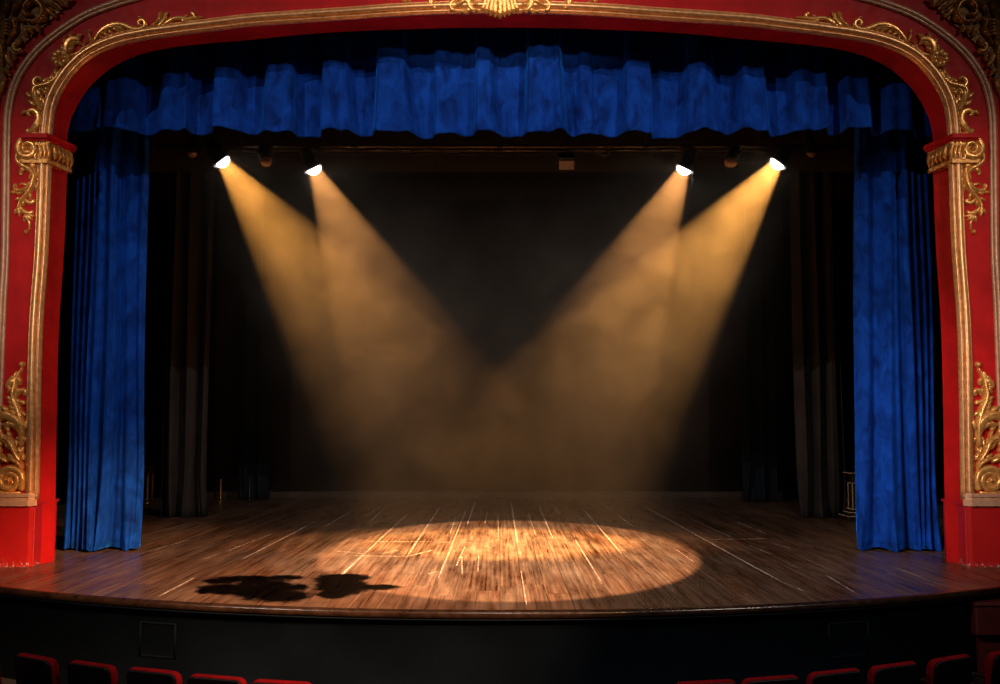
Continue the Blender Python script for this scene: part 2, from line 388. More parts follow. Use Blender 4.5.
class Mir:
    """the same strokes for the right side (as traced) or reflected to the left"""
    def __init__(self, s): self.s = s; self.g = MB()
    def m(self, P): return P if self.s > 0 else mirror(P)
    def st(self, P, w, h, **k): stroke(self.g, self.m(P), w, h, **k)
    def leafy(self, P, w, h, n=4, side=1, size=1.0, **k):
        self.st(P, w, h, **k)
        C = spline([(x, y, 0) for x, y in P], 60)
        for j in range(n):
            i = int(8+44*j/max(1, n-1)); t = (C[min(i+1,59)]-C[i-1]).normalized(); nn = Vector((-t.y, t.x, 0))
            for sd in ((1,-1) if side == 0 else (side,)):
                L = (w*1.5+1.6)*size*(1-.35*j/n); a = C[i]+nn*sd*w*.5; b = a+nn*sd*L*.55+t*L*.5; c = a+nn*sd*L*.85+t*L*1.15; d = c+t*L*.25-nn*sd*L*.15
                self.st([(a.x,a.y),(b.x,b.y),(c.x,c.y),(d.x,d.y)], max(1.2, w*.55), h*.85, ribs=1, tip=.6)
    def ball(self, c, r, h=None, **k): ball(self.g, self.m([c])[0], r, h, **k)
    def fan(self, c, a0, a1, *a, bend=0.0, **k):
        if self.s > 0: fan(self.g, c, a0, a1, *a, bend=bend, **k)
        else: fan(self.g, (1000-c[0], c[1]), PI-a0, PI-a1, *a, bend=-bend, **k)
for s in (1, -1):
    # garland on the shoulder of the arch
    WT[:] = [1.4, 1.25]
    q = Mir(s)
    q.leafy([(970.5,129),(972,131),(970,132),(964.5,127.5),(960.8,120.5),(961.8,114),(966.4,110.7),(971,112),(970.8,115),(968.6,114.6)], 3.0, 4.5, n=4, side=-1, size=.8, ribs=1, tip=.5, start=.4)
    q.leafy([(958.2,112),(962.5,102),(965,94),(963,88.3),(956.6,86.5),(948.7,84),(942,78),(938.5,71)], 3.4, 5, n=6, side=0, size=.8, ribs=2, tip=.7)
    q.st([(954,86.5),(962,88),(965.4,83),(963,78.6),(959.4,78.4),(959.6,81.5)], 2.2, 5, ribs=1, tip=.5)
    q.st([(958,108),(955.5,103),(957.5,98),(959.5,96)], 1.8, 3.5, ribs=1); q.st([(957,95),(953,92),(950.5,89)], 1.8, 3.5, ribs=1)
    q.st([(961,90),(955,91),(951,90)], 1.4, 3, ribs=1); q.st([(961,100),(957,101),(955,105)], 1.4, 3, ribs=1)
    for a in (-14,-4,6): q.st([(944+a*.15,80+a*.12),(939+a*.25,74-a*.1),(935+a*.45,69-a*.15)], 1.8, 5.5, ribs=1)
    q.st([(949,84),(951,80),(949,77)], 1.4, 3.5, ribs=1); q.st([(944,80),(947,76),(946,73)], 1.4, 3.5, ribs=1)
    q.leafy([(933,55),(931.5,46),(927,40.5),(919,40)], 3.4, 6, n=4, side=0, size=.6, ribs=3, tip=.7, start=.8)
    q.st([(932,52),(934,47),(931,43)], 1.6, 5, ribs=1)
    q.st([(930,56),(921,54),(916,48),(915.5,43)], 1.7, 4.5, ribs=1); q.st([(923,57),(917,55),(913,50)], 1.5, 3.5, ribs=1)
    q.st([(910,33),(909,38),(907,45)], 1.4, 4, ribs=0); q.ball((910,31.6), 2.0, 3.5); q.ball((905.6,41.5), 2.3, 4.5); q.ball((908.6,45.5), 2.6, 5); q.ball((912.5,42), 1.7, 4)
    q.st([(907,46),(913,51),(921,57),(929,63)], 1.8, 3, ribs=1)
    q.leafy([(906,41.5),(898.4,31.6),(888.8,26),(878,25.2),(867,29.2),(860,29.6),(855,27),(854.4,22.8),(857.6,20.4),(861,22.6),(859.6,25.6),(858,24.4)], 2.3, 4.6, n=6, side=-1, size=.6, ribs=1, tip=.6)
    q.st([(897,31),(888,28),(880,29),(872,33)], 2.4, 4, ribs=2)
    for (a, b, c, d) in ((882,28,874,33),(888,28,880,34),(892,31,886,37),(896,34,891,38.5),(900,37,897,41)): q.st([(a,b),((a+c)/2-1.5,(b+d)/2-.4),(c,d)], 1.4, 4, ribs=1)
    q.st([(853,29.4),(844.5,26.4),(839.8,20.6),(838.8,15),(836,13)], 2.6, 5.5, ribs=2, start=.4, tip=.6)
    q.st([(846,28),(839,25.5),(834.6,20),(833.4,15),(831,13.6)], 2.0, 5, ribs=1, start=.5, tip=.6)
    q.st([(842,28.2),(836,25.8),(831,21),(829,17)], 1.8, 4, ribs=1)
    q.st([(842,28),(829,21.2),(821.6,18.6),(813,19.4),(806.4,18.4),(805.4,15.4),(807.6,13.8),(808.8,15.6)], 1.7, 4.2, ribs=1, tip=.7)
    q.st([(820,19.5),(814,21.5),(811.5,25)], 1.5, 4, ribs=1); q.st([(818,20),(816,23),(815,25.5)], 1.2, 4, ribs=1); q.st([(816,18.6),(813,16),(812,14.8)], 1.2, 3.5, ribs=1)
    q.st([(808,19),(800,18),(795,17.6)], 1.1, 3, ribs=0)
    ga = q.g.build('arch_garland', M['gold'], arch)
    q = Mir(s)
    q.ball((937.6,60), 8.6, 5, k=5)
    for j in range(8): q.st([(937.6+3*math.cos(j*PI/4), 60+3*math.sin(j*PI/4)), (937.6+6.4*math.cos(j*PI/4+.2), 60+6.4*math.sin(j*PI/4+.2)), (937.6+8.4*math.cos(j*PI/4+.5), 60+8.4*math.sin(j*PI/4+.5))], 2.5, 3.8, ribs=1, raise_=4, tip=.6)
    q.ball((937.6,60), 3.2, 9)
    q.g.build('rosette', M['gold'], ga)
    WT[:] = [1.15, 1.1]
    # capital on the pilaster: abacus, frieze, volute
    g = MB()
    def foot(pts, z0, z1):    # prism on a plan outline
        lo = [Vector((s*x, y, z0)) for x, y in pts]; hi = [Vector((s*x, y, z1)) for x, y in pts]; n = len(pts)
        g.add(lo+hi, [(i, (i+1) % n, n+(i+1) % n, n+i) for i in range(n)] + [tuple(range(n-1,-1,-1)), tuple(range(n, 2*n))])
    jx = lambda y, x, Y: W(x, y, Y).x
    A, B = W(956.4,145,FW), W(932.6,150,FB)          # moulding line and edge of opening at capital height
    zt = W(950,135,FW-.10).z; zb = W(950,141.5,FW-.10).z; zf = W(950,162,FW-.06).z
    def plan(o): return [(A.x+.25, FW-o), (A.x-.085-o*.25, FW-o), (B.x-o*.75, FB-.03-o*.2), (B.x-o*.65, FB+.02), (B.x+.05, FB+.02), (A.x, FW+.12), (A.x+.25, FW+.05)]
    cap = None
    foot(plan(.085), zf, zb); cap = g.build('capital', M['gold_old'], arch, smooth=False)
    g = MB(); foot(plan(.15), zb, zb+(zt-zb)*.35); foot(plan(.19), zb+(zt-zb)*.35, zt); g.build('abacus', M['red'], cap, smooth=False)
    g = MB(); foot(plan(.11), zf-.02, zf+.035); foot(plan(.11), zb-.05, zb); g.build('astragal', M['gold'], cap, smooth=False)
    q = Mir(s)
    q.g.v, q.g.f, q.g.m = [], [], []
    bb = FW-.08
    q.st([(956,140),(966,139)]+spiral((971.5,149), 10.5, 2.4, -PI/2, 1.75), 3.0, 7, ribs=1, tip=.4, base=bb, n=70, start=.8); q.ball((971.5,149), 2.4, 8, base=bb)
    for dx in (0, 4, 8): q.st([(951+dx,160),(950.5+dx,152),(952+dx,144),(949.5+dx,142)], 1.7, 4.5, ribs=1, base=bb, tip=.8)
    q.st([(960,160),(964,158),(963,152),(960,150)], 1.7, 5, ribs=1, base=bb)
    # carved leaves along the splayed side of the frieze
    for k in range(5):
        t = (k+.5)/5; c0 = Vector((A.x-.17, FW-.09, 0)).lerp(Vector((B.x-.10, FB-.05, 0)), t)
        for dz in (0, 1):
            pts = []
            for j in range(7):
                f = j/6; pts.append(Vector((s*(c0.x-.015*math.sin(PI*f)), c0.y-.012*math.sin(PI*f)+(.03 if dz else -.03)*f, zf+.04+(zb-zf-.09)*f)))
            q.g.tube(pts, [.012+.016*math.sin(PI*f/6) for f in range(7)], 7)
    q.g.build('volute', M['gold'], cap)
    q = Mir(s)
    q.leafy([(981,152),(982,160),(976,166),(969,170),(964.8,176.7),(968.6,185.4),(975.6,190.4),(982.4,190.6),(984.8,186.4),(982.6,184.2)], 3.3, 5.5, n=5, side=1, size=.7, ribs=2, tip=.55, start=.7)
    q.leafy([(965,166),(964.4,174),(965.6,182),(970.7,192),(977.8,200),(980.5,208),(978.5,215)], 2.8, 5, n=5, side=0, size=.8, ribs=2, tip=.6)
    q.st([(972,168),(977,170),(979,174),(976.5,174.6)], 2.2, 4.5, ribs=1); q.st([(970,168),(966,166),(961.5,165)], 2.0, 4, ribs=1)
    q.st([(976,199),(970,203),(966,202),(966.4,199)], 2.0, 4.5, ribs=1, tip=.7); q.ball((967.6,200.6), 2, 4)
    q.st([(980,206),(975,212),(968.5,213.4),(967,210.4)], 2.1, 4.5, ribs=1, tip=.7)
    q.st([(971,186),(977,184),(981,185)], 1.4, 4, ribs=1); q.st([(977,190),(981,194),(984,191)], 1.5, 3.6, ribs=1)
    q.fan((973,214), PI*.35, PI*.85, 4, 0, 9, 1.7, 4.2, bend=.2)
    q.st([(971.5,219),(970,224),(971,229)], 1.4, 3.2, ribs=1); q.ball((973,232), 2.5, 4, k=5); q.ball((970,229), 1.5, 3)
    q.st([(978,204),(981.5,210),(979.5,217)], 1.8, 4, ribs=1)
    q.g.build('drop_scroll', M['gold'], arch)
    # scroll growing out of the plinth
    WT[:] = [1.3, 1.2]
    q = Mir(s)
    q.ball((977.4,364.6), 3.2, 5); q.leafy([(977,367),(979.6,372),(983,379),(984.6,388),(985.6,398),(980.5,412),(977.6,428),(978.4,447)], 3.0, 5.5, n=6, side=0, size=.75, ribs=2, tip=.8, start=.35)
    q.st([(982,378),(986,381),(990,382.6),(991,386.5),(987.6,387)], 2.6, 5, ribs=1, tip=.6); q.ball((988.6,384.6), 2.4, 5)
    q.st([(984,378),(984,374),(982,371.6)], 1.5, 4, ribs=1)
    q.st([(984,398),(980,392),(975.4,390),(973.8,393.6),(976.4,395)], 2.0, 4.8, ribs=1, tip=.7)
    q.st([(980,404),(977,402),(975,404.6)], 1.8, 4.5, ribs=1, tip=.8)
    for k in range(5): q.st([(986-k*1.4,403+k*4.4),(990-k*1.1,398+k*4.4),(992.5-k*1.2,398.5+k*4.4)], 2.0, 4.8, ribs=1, tip=.7)
    q.leafy([(977.4,440),(980,425),(986,417.6),(994,415.4),(1002,418.6),(1007,427),(1004,435),(999,433),(1000,428)], 4.4, 7.5, n=6, side=-1, size=.8, ribs=3, tip=.5, start=.4)
    q.st([(980,431),(985,425),(990,424.4),(992.5,428),(989,430)], 2.4, 7, ribs=1, tip=.7)
    q.st([(987,420),(992,424),(999,425)], 2.2, 6, ribs=1)
    q.leafy([(978,462),(984,452.6),(988,443),(993.6,438),(1000,440),(1004,447),(1000,452)], 3.2, 6.5, n=5, side=0, size=.8, ribs=2, tip=.6)
    for k in range(4): q.st([(986+k*1.6,450-k*3.2),(990+k*2.2,446-k*3.6),(993+k*2.4,447.6-k*3.6)], 1.6, 6, ribs=1, tip=.7)
    q.st([(980,455),(977,450),(975.8,446)], 1.6, 5, ribs=1); q.fan((978,457), PI*.8, PI*1.9, 5, .5, 5, 1.6, 5)
    q.st([(977,470),(980,463),(988,459),(997,460)], 3, 6.5, ribs=2); q.st([(990,462),(998,457),(1003,450)], 3, 6.5, ribs=2)
    q.st([(976,490),(975.8,478),(979,468)], 2.2, 5, ribs=1)
    ps = q.g.build('pilaster_scroll', M['gold'], arch)
    q = Mir(s)
    q.st([(978,491),(976.4,482)]+spiral((988.8,479.6), 12.6, 2.5, PI, 2.0), 3.0, 7.5, ribs=1, tip=.55, n=80, start=.8); q.ball((988.8,479.6), 3.0, 8, k=4); q.ball((988.8,479.6), 10, 2.5)
    q.st([(978,492),(988,493.6),(1001,491),(1008,482)], 2.0, 6, ribs=1)
    q.g.build('volute', M['gold'], ps)
    WT[:] = [1.2, 1.2]
    # corner carving outside the pale moulding
    e = [(925,-14),(932,3),(943,16),(959,30),(973.7,43.4),(984,58),(992,73.7),(997.4,90),(1001,120),(1003,160)]
    e = e if s > 0 else mirror(e)
    C = spline([tuple(W(x, y, FW)) for x, y in e], 40); g = MB(); o = Vector((s*.0, -.03, 0))
    out = [Vector((s*9.0, FW, C[-1].z+(10-C[-1].z)*(1-i/39)**1)) for i in range(40)]
    g.grid([C, [c+o for c in C], [a+o for a in out]]); sp = g.build('spandrel_panel', M['gold_dark'], arch, smooth=False)
    q = Mir(s); cb_ = FW-.03
    q.st(spiral((965,12), 11, 8.5, .9, .98, 20)+[(974,13),(971,16),(967,15)], 3.4, 8, ribs=2, tip=.6, base=cb_, n=60); q.ball((973.6,11), 3.2, 9, base=cb_)
    q.st([(955,14),(954.5,20),(958,22)], 2.4, 8, ribs=1, base=cb_)
    for (x, y, dx, dy, w) in ((966.5,28,.6,7,2.2),(971,28,1.4,9,2.4),(962,25,-2,5,1.6),(961,30,-2,3,1.5)): q.st([(x,y),(x+dx*.8+1,y+dy*.5),(x+dx,y+dy)], w, 7, ribs=1, base=cb_, tip=.6)
    q.st([(978,39),(981,44),(984.5,47),(983,51.4),(979,51.8),(977.6,49)], 2.6, 7.5, ribs=1, tip=.7, base=cb_)
    q.st([(989,52),(991.2,58),(988.6,64.6),(986,65)], 2.9, 7.5, ribs=1, tip=.7, base=cb_); q.st([(986,54),(985,58),(987,62)], 1.6, 6, ribs=1, base=cb_)
    q.ball((993.5,71.5), 3.6, 5, k=6, base=cb_); q.ball((990.6,75), 1.8, 4, base=cb_); q.ball((995,79), 2.2, 4, base=cb_); q.st([(995,80),(997,86),(999,94)], 1.6, 4, ribs=1, base=cb_)
    for k in range(5): q.st([(985+k*.5,24+k*3.0),(990+k*.8,21.5+k*3.4),(995.4+k*.2,24+k*3.6),(995.5-k*.5,29+k*3)], 1.7, 6.5, ribs=1, tip=.6, base=cb_)
    q.st([(974,24),(979,20),(984,22),(983,30),(988,38),(992,46)], 2.6, 6.5, ribs=2, base=cb_); q.st([(976,2),(983,8),(986,16),(984,22)], 2.8, 6, ribs=2, base=cb_); q.st([(988,2),(992,9),(994,18)], 2.4, 6, ribs=2, base=cb_)
    q.st([(993,40),(996.5,48),(996,58),(997,68)], 2.2, 6, ribs=2, base=cb_)
    q.st([(954,8),(948,14),(944.5,17),(944,13)], 2.2, 6.5, ribs=1, base=cb_); q.st([(953,3),(945,7),(939,12)], 2.2, 6, ribs=2, base=cb_); q.st([(949,-2),(941,2),(934,6),(931,4)], 2.2, 6, ribs=2, base=cb_)
    q.st([(941,-8),(935,-3),(929,1),(926,-1)], 2.0, 6, ribs=1, base=cb_); q.ball((938,6), 2.0, 7, base=cb_); q.ball((931,2.5), 1.7, 6, base=cb_); q.ball((947,12), 1.8, 7, base=cb_)
    q.st([(960,-6),(968,-4),(976,2)], 3, 6, ribs=2, base=cb_)
    q.g.build('corner_scroll', M['gold_old'], sp)
WT[:] = [1.45, 1.3]
# crown cartouche, its upper part rising out of the picture
g = MB()
for k in range(-4, 5):
    a = k*.16; stroke(g, [(503+k*1.5-3,-16),(500+k*3.2,-2),(500+k*4.0+math.copysign(.5,k),8),(500+k*4.6, 19.5-abs(k)*1.6)], 2.5, 9-abs(k)*.5, ribs=1, n=16, tip=.75, start=.7)
car = g.build('crown_cartouche', M['gold'], arch)
for s in (1, -1):
    q = Mir(s)
    q.ball((524.6,6.5), 4.4, 8); q.st([(520,-4),(529,-1),(531,6),(527,11),(522,10)], 3.0, 8, ribs=1, tip=.6)
    q.st([(529,0),(538,4.5),(546,8.6),(550,7.4)], 3.2, 7, ribs=2, tip=.5); q.st([(526,7),(532,11.6),(538,11.8),(536,8)], 2.2, 6.5, ribs=1)
    q.st([(531,-3),(541,-1),(549,5),(548,10.6),(544,11)], 2.2, 7, ribs=1, tip=.7)
    q.st([(540,-5),(553,-6),(562,-5),(568,0),(568.6,5.4),(565,8.8),(562.6,5.6)], 3.0, 7, ribs=1, tip=.7)
    q.st([(552,-10),(570,-14),(586,-7),(592,-1),(588,2.4)], 2.6, 5, ribs=2); q.st([(584,-10),(602,-11),(613,-3),(612,1.8)], 2.2, 5, ribs=2); q.st([(606,-10),(622,-9),(631,-3),(632,1)], 2.0, 4.5, ribs=1); q.st([(598,-2),(596,1),(593,2.4)], 1.6, 4, ribs=1)
    q.st([(512,-12),(526,-22),(540,-20),(546,-12),(540,-7)], 4, 7, ribs=2)
    q.g.build('acanthus_arm', M['gold'], car)
g = MB(); ball(g, (500,-20), 14, 9); g.build('shield', M['gold'], car)
# plinths
for s in (1, -1):
    mx = lambda p: Vector((s*abs(p.x), p.y, p.z))
    a, b, c = mx(F(27,567)), mx(F(38,564)), mx(F(55.5,559))
    zt = W(20,506,a.y).z; zs = W(50,501,c.y-.2).z
    g = MB()
    def prism(pts, z0, z1):
        lo = [Vector((x,y,z0)) for x,y in pts]; hi = [Vector((x,y,z1)) for x,y in pts]; n = len(pts)
        g.add(lo+hi, [(i,(i+1)%n,n+(i+1)%n,n+i) for i in range(n)]+[tuple(range(n-1,-1,-1)), tuple(range(n,2*n))])
    far = s*9.5
    prism([(far,a.y),(a.x,a.y),(a.x-s*.035,a.y+.05),(a.x+s*.0,FW+.3),(far,FW+.3)], 0, zt)
    prism([(a.x+s*.02,a.y+.09),(b.x+s*.02,a.y+.05),(b.x-s*.03,a.y+.09),(c.x-s*.0,c.y-.02),(c.x+s*.02,c.y+.03),(c.x+s*.5,c.y+.03)], 0, zs-.02)
    prism([(a.x+s*.02,a.y+.07),(b.x+s*.02,a.y+.03),(b.x-s*.045,a.y+.08),(c.x-s*.02,c.y-.03),(c.x,c.y+.05),(c.x+s*.5,c.y+.05)], zs-.02, zs+.02)
    pl = g.build('plinth', M['red_chip'], arch, smooth=False)
    g = MB()
    zc = W(20,493.5,a.y).z
    def ring(o): return [(far,a.y-o),(b.x+s*.03-s*o*.3,a.y-o),(b.x-s*.05-s*o*.3,a.y+.06),(b.x+s*.01,FW+.1),(far,FW+.1)]
    h = zc-zt
    prism(ring(.045), zt, zt+h*.42); prism(ring(.03), zt+h*.42, zt+h*.55); prism(ring(.012), zt+h*.55, zt+h*.72); prism(ring(.028), zt+h*.72, zt+h*.9); prism(ring(.0), zt+h*.9, zt+h)
    g.build('plinth_cornice', M['beige'], pl, smooth=False)

# ------------------------------------------------------------------ drapery
def sheet(name, mat, parent, loc, fold, x0t, x1t, x0b, x1b, zt, zb, Y, nx, nz, flare=1.5, hem=0.02, thick=.012, sway=0.0):
    """cloth hanging from zt to zb; fold(u, v): depth of a fold, and sideways shift, at u across and v down"""
    g = MB(); rows = []
    for i in range(nz+1):
        v = i/nz; r = []
        for j in range(nx+1):
            u = j/nx; f, dx = fold(u, v)
            x = (x0t+(x1t-x0t)*u)*(1-v)+(x0b+(x1b-x0b)*u)*v
            r.append(Vector((x+dx, Y+f, zt+(zb-zt)*v)))
        rows.append(r)
    g.grid(rows)
    o = g.build(name, mat, parent)
    md = o.modifiers.new('cloth', 'SOLIDIFY'); md.thickness = thick; md.offset = 0
    return o
def bumps(L):
    """depth profile out of a list of (place, depth)"""
    return lambda u: lin(L, u)
# valance: gathered pelmet behind the arch
VY = 15.06
PLE = [(84,104,.6),(114,139,1),(168,190,.9),(219,238,1),(271,294,1),(325,346,1.1),(380,403,1.15),(437,448,.45),(478,489,.7),(529,557,1.05),(582,590,.4),(627,648,1),(688,709,.95),(742,760,.9),(793,822,.9),(842,863,.9),(890,908,.9)]
VX0, VX1 = 56, 944
def valance_fold(u, v):
    xp = VX0+(VX1-VX0)*u; f = .0; dx = 0
    for a, b, k in PLE:
        c, h = (a+b)/2, (b-a)/2
        d = xp-c; side = d > 0
        flat = h*(.92+.10*v); ramp = (3.2+(9+8*math.sin(c*1.7+(2 if side else 0)))*v**2.4)
        if abs(d) < flat+ramp:
            e = 1 if abs(d) < flat else 1-(abs(d)-flat)/ramp
            e = e*e*(3-2*e)*(.78+.22*math.sqrt(max(0, 1-(d/(flat+ramp))**2)))
            f -= (.205+.05*v**2)*k*e*(1+.10*math.cos(d*.16+c)+.10*v*math.sin(d*.3+c))
    f += .018*math.sin(xp*.13+2*v)*v + .012*math.sin(xp*.31+1.3)*(.4+v) + .03*v*math.sin(xp*.021+.6)
    return f, 0
a, b = W(VX0, 100, VY), W(VX1, 100, VY)
def valance():
    t = thing('stage_valance', (0, VY, 6.2), 'gathered blue velvet valance hanging across the top of the stage opening', 'valance')
    zt, n, nz = 8.75, 1000, 34; g = MB(); rows = []
    for i in range(nz+1):
        v = i/nz; r = []
        for j in range(n+1):
            u = j/n; xp = VX0+(VX1-VX0)*u; f, _ = valance_fold(u, v)
            x = a.x+(b.x-a.x)*u
            zb = 6.20 + .035*abs(u-.5)*2 - .02*math.sin(xp*.05) + .012*math.sin(xp*.17+1) - f*.12
            r.append(Vector((x, VY+f, zt+(zb-zt)*v)))
        rows.append(r)
    g.grid(rows); o = g.build('velvet_drop', M['blue'], t)
    md = o.modifiers.new('cloth', 'SOLIDIFY'); md.thickness = .014; md.offset = 0
    hm = MB(); hm.grid([[p+Vector((0,-.010,.055)) for p in rows[-1]], [p+Vector((0,-.013,.02)) for p in rows[-1]], [p+Vector((0,-.011,-.006)) for p in rows[-1]], [p+Vector((0,.011,-.006)) for p in rows[-1]]])
    hm.build('hem', M['blue'], t)
    p = MB(); p.tube([(a.x,VY+.06,8.77),(b.x,VY+.06,8.77)], .03); p.build('pipe', M['metal_black'], t)
valance()
# side curtains
def side_curtain(s, label):
    # profile from the inner edge (u=0) to the outer edge (u=1)
    if s < 0:
        L = [(0,.10),(.04,.02),(.12,.05),(.20,.0),(.30,.06),(.355,.10),(.375,-.08),(.42,-.14),(.47,-.04),(.50,.07),(.55,-.10),(.60,-.12),(.63,.06),(.68,-.09),(.71,.08),(.76,-.06),(.80,.09),(.85,-.03),(.89,.11),(.94,.02),(1,.14)]
        it, ot, ib, ob = 146, 73, 140, 60
    else:
        L = [(0,.10),(.05,.0),(.14,-.04),(.22,.05),(.30,.02),(.40,-.09),(.50,-.06),(.56,.06),(.60,-.10),(.66,-.12),(.70,.08),(.75,-.08),(.79,.10),(.85,-.03),(.89,.11),(.94,.0),(1,.14)]
        it, ot, ib, ob = 857, 930, 855.5, 944
    prof = bumps(L); Y = 15.78
    xi, xo = W(it,170,Y).x, W(ot,170,Y).x
    zlo = .012; ib_, ob_ = W(ib,551,Y).x, W(ob,551,Y).x
    ph = 2.1 if s > 0 else 0
    def fold(u, v):
        f = prof(u)*(.9+.35*v) + .012*math.sin(u*60+4*v+ph)*v
        low = max(0, (v-.82)/.18)
        f += -low**2*(.10*math.sin(u*14+ph)+.08) + .02*math.sin(v*9+u*5+ph)
        dx = .03*math.sin(v*7+u*9+ph)*v + s*low**2*(.05*math.sin(u*17+1+ph))
        return f, dx
    t = thing('stage_curtain', ((xi+xo)/2, Y, 0), label, 'curtain')
    zt = 8.7; g = MB(); rows = []; nx, nz = 200, 60
    xti, xto = xi+(xi-ib_)*.42, xo+(xo-ob_)*.42
    for i in range(nz+1):
        v = i/nz; vv = v; r = []
        for j in range(nx+1):
            u = j/nx; f, dx = fold(u, vv)
            x = (xti+(xto-xti)*u)*(1-v)+(ib_+(ob_-ib_)*u)*v
            z = zt+(zlo-zt)*v + (.02+.02*math.sin(u*23+ph))*max(0,(v-.9)/.1)
            r.append(Vector((x+dx, Y+f, z)))
        rows.append(r)
    g.grid(rows); o = g.build('velvet_drop', M['blue'], t)
    md = o.modifiers.new('cloth', 'SOLIDIFY'); md.thickness = .014; md.offset = 0
    k = MB(); k.grid([[p+Vector((0,-.012,.07)) for p in rows[-1]], [p+Vector((0,-.016,.03)) for p in rows[-1]], [p+Vector((0,-.014,-.004)) for p in rows[-1]]]); k.build('hem', M['blue'], t)
    p = MB(); p.tube([(xti,Y,8.73),(xto,Y,8.73)], .03); p.build('pipe', M['metal_black'], t)
side_curtain(-1, 'blue velvet side curtain beside the left pilaster, deep pleats next to the red jamb')
side_curtain(1, 'blue velvet side curtain beside the right pilaster, wide flat panel at its inner edge')
# black masking legs
def leg(x0, x1, ybase, mat, label, ph, top=7.9, group='masking legs in the wings'):
    y = ybase; Y = F(x0, y).y; a = F(x0, y).x; b = W(x1, y, Y).x
    wd = abs(b-a); t = thing('masking_leg', ((a+b)/2, Y, 0), label, 'stage drape')
    nf = max(2, round(wd/.36))
    def fold(u, v):
        low = max(0,(v-.88)/.12)
        return .13*math.sin(2*PI*nf*u+ph+.35*math.sin(5*u+ph)) + .04*math.sin(2*PI*nf*2.3*u+ph*2) - low**2*.10*math.sin(11*u+ph), .03*math.sin(v*5+u*7+ph)*v + low**2*.05*math.sin(9*u+ph)
    o = sheet('cloth_drop', mat, t, None, fold, a, b, a, b, top, .01, Y, 90, 36)
    p = MB(); p.tube([(a,Y,top+.02),(b,Y,top+.02)], .025); p.build('pipe', M['metal_black'], t)
leg(160, 206, 517, M['black_cloth'], 'black masking drape behind the left blue curtain, nearest the audience', .4)
leg(236, 268, 500, M['navy_cloth'], 'blue-black masking drape upstage on the left, behind the brass post', 1.4)
leg(798, 846, 518, M['black_cloth'], 'black masking drape next to the pedestal and right blue curtain', 2.2)
leg(742, 776, 502, M['navy_cloth'], 'blue-black masking drape upstage on the right, beside the haze', 3.0)
M['border_cloth'] = mat_velvet('black_border_serge', (.020,.015,.013), (.024,.018,.015), .0, .6, .04)
def border(Y, ypx, label, nf, hgt=2.2, mat='border_cloth'):
    zb = W(500, ypx, Y).z; t = thing('border_drape', (0, Y, zb), label, 'stage drape')
    def fold(u, v): return .012*math.sin(2*PI*nf*.25*u), 0
    sheet('cloth_drop', M[mat], t, None, fold, -8.6, 8.6, -8.6, 8.6, zb+hgt, zb, Y, 240, 6)
    p = MB(); p.tube([(-8.6,Y,zb+hgt+.02),(8.6,Y,zb+hgt+.02)], .025); p.build('pipe', M['metal_black'], t)
border(19.4, 172, 'black border drape hanging above the stage just behind the lamp pipe', 22, 3.0)
border(24.6, 199, 'black border drape hanging in front of the top of the brown backdrop', 26, 2.6)
t = thing('backdrop', (0, 27.2, 0), 'plain dark brown backdrop cloth hanging across the rear of the stage', 'backdrop')
def bfold(u, v): return .01*math.sin(9*u), 0   # stretched taut
sheet('cloth_drop', M['backdrop'], t, None, bfold, -7.6, 7.6, -7.6, 7.6, 9.5, .012, 27.2, 160, 4)
p = MB(); p.tube([(-7.6,27.2,9.52),(7.6,27.2,9.52)], .03); p.build('pipe', M['metal_black'], t)

# ------------------------------------------------------------------ lighting pipes and lanterns
LY = 17.0; PY = 17.27; ZP = W(500, 146.5, PY).z
def pipe(name, Y, Z, x0, x1, r, label, clips):
    t = thing(name, (0, Y, Z), label, 'lighting pipe')
    g = MB(); g.tube([(x0,Y,Z),(x1,Y,Z)], r, 14); g.build('tube', M['steel'], t)
    for x in clips:
        g = MB(); g.tube([(x,Y,Z),(x,Y,10.9)], .006, 6); g.tube([(x-.05,Y,Z),(x+.05,Y,Z)], r*1.5, 12); g.build('hanging_wire', M['metal_black'], t)
    g = MB(); x = x0+.2
    while x < x1-.8:
        L = rnd.uniform(.5, 1.1); g.tube([(x+L*i/8, Y-r*.6, Z-r-.015-.05*math.sin(PI*i/8)*rnd.uniform(.6,1.3)) for i in range(9)], .011, 6); x += L
    g.build('cable', M['metal_black'], t)
    return t
pipe('lighting_pipe', PY, ZP, -5.9, 5.9, .030, 'steel pipe carrying the lamps just below the blue valance', (-5,-2.5,0,2.5,5))
pipe('spare_pipe', LY+.9, W(500,150.5,LY+.9).z, -5.6, 5.6, .022, 'thinner bare pipe just behind the pipe of lamps', (-4.6,0,4.6))

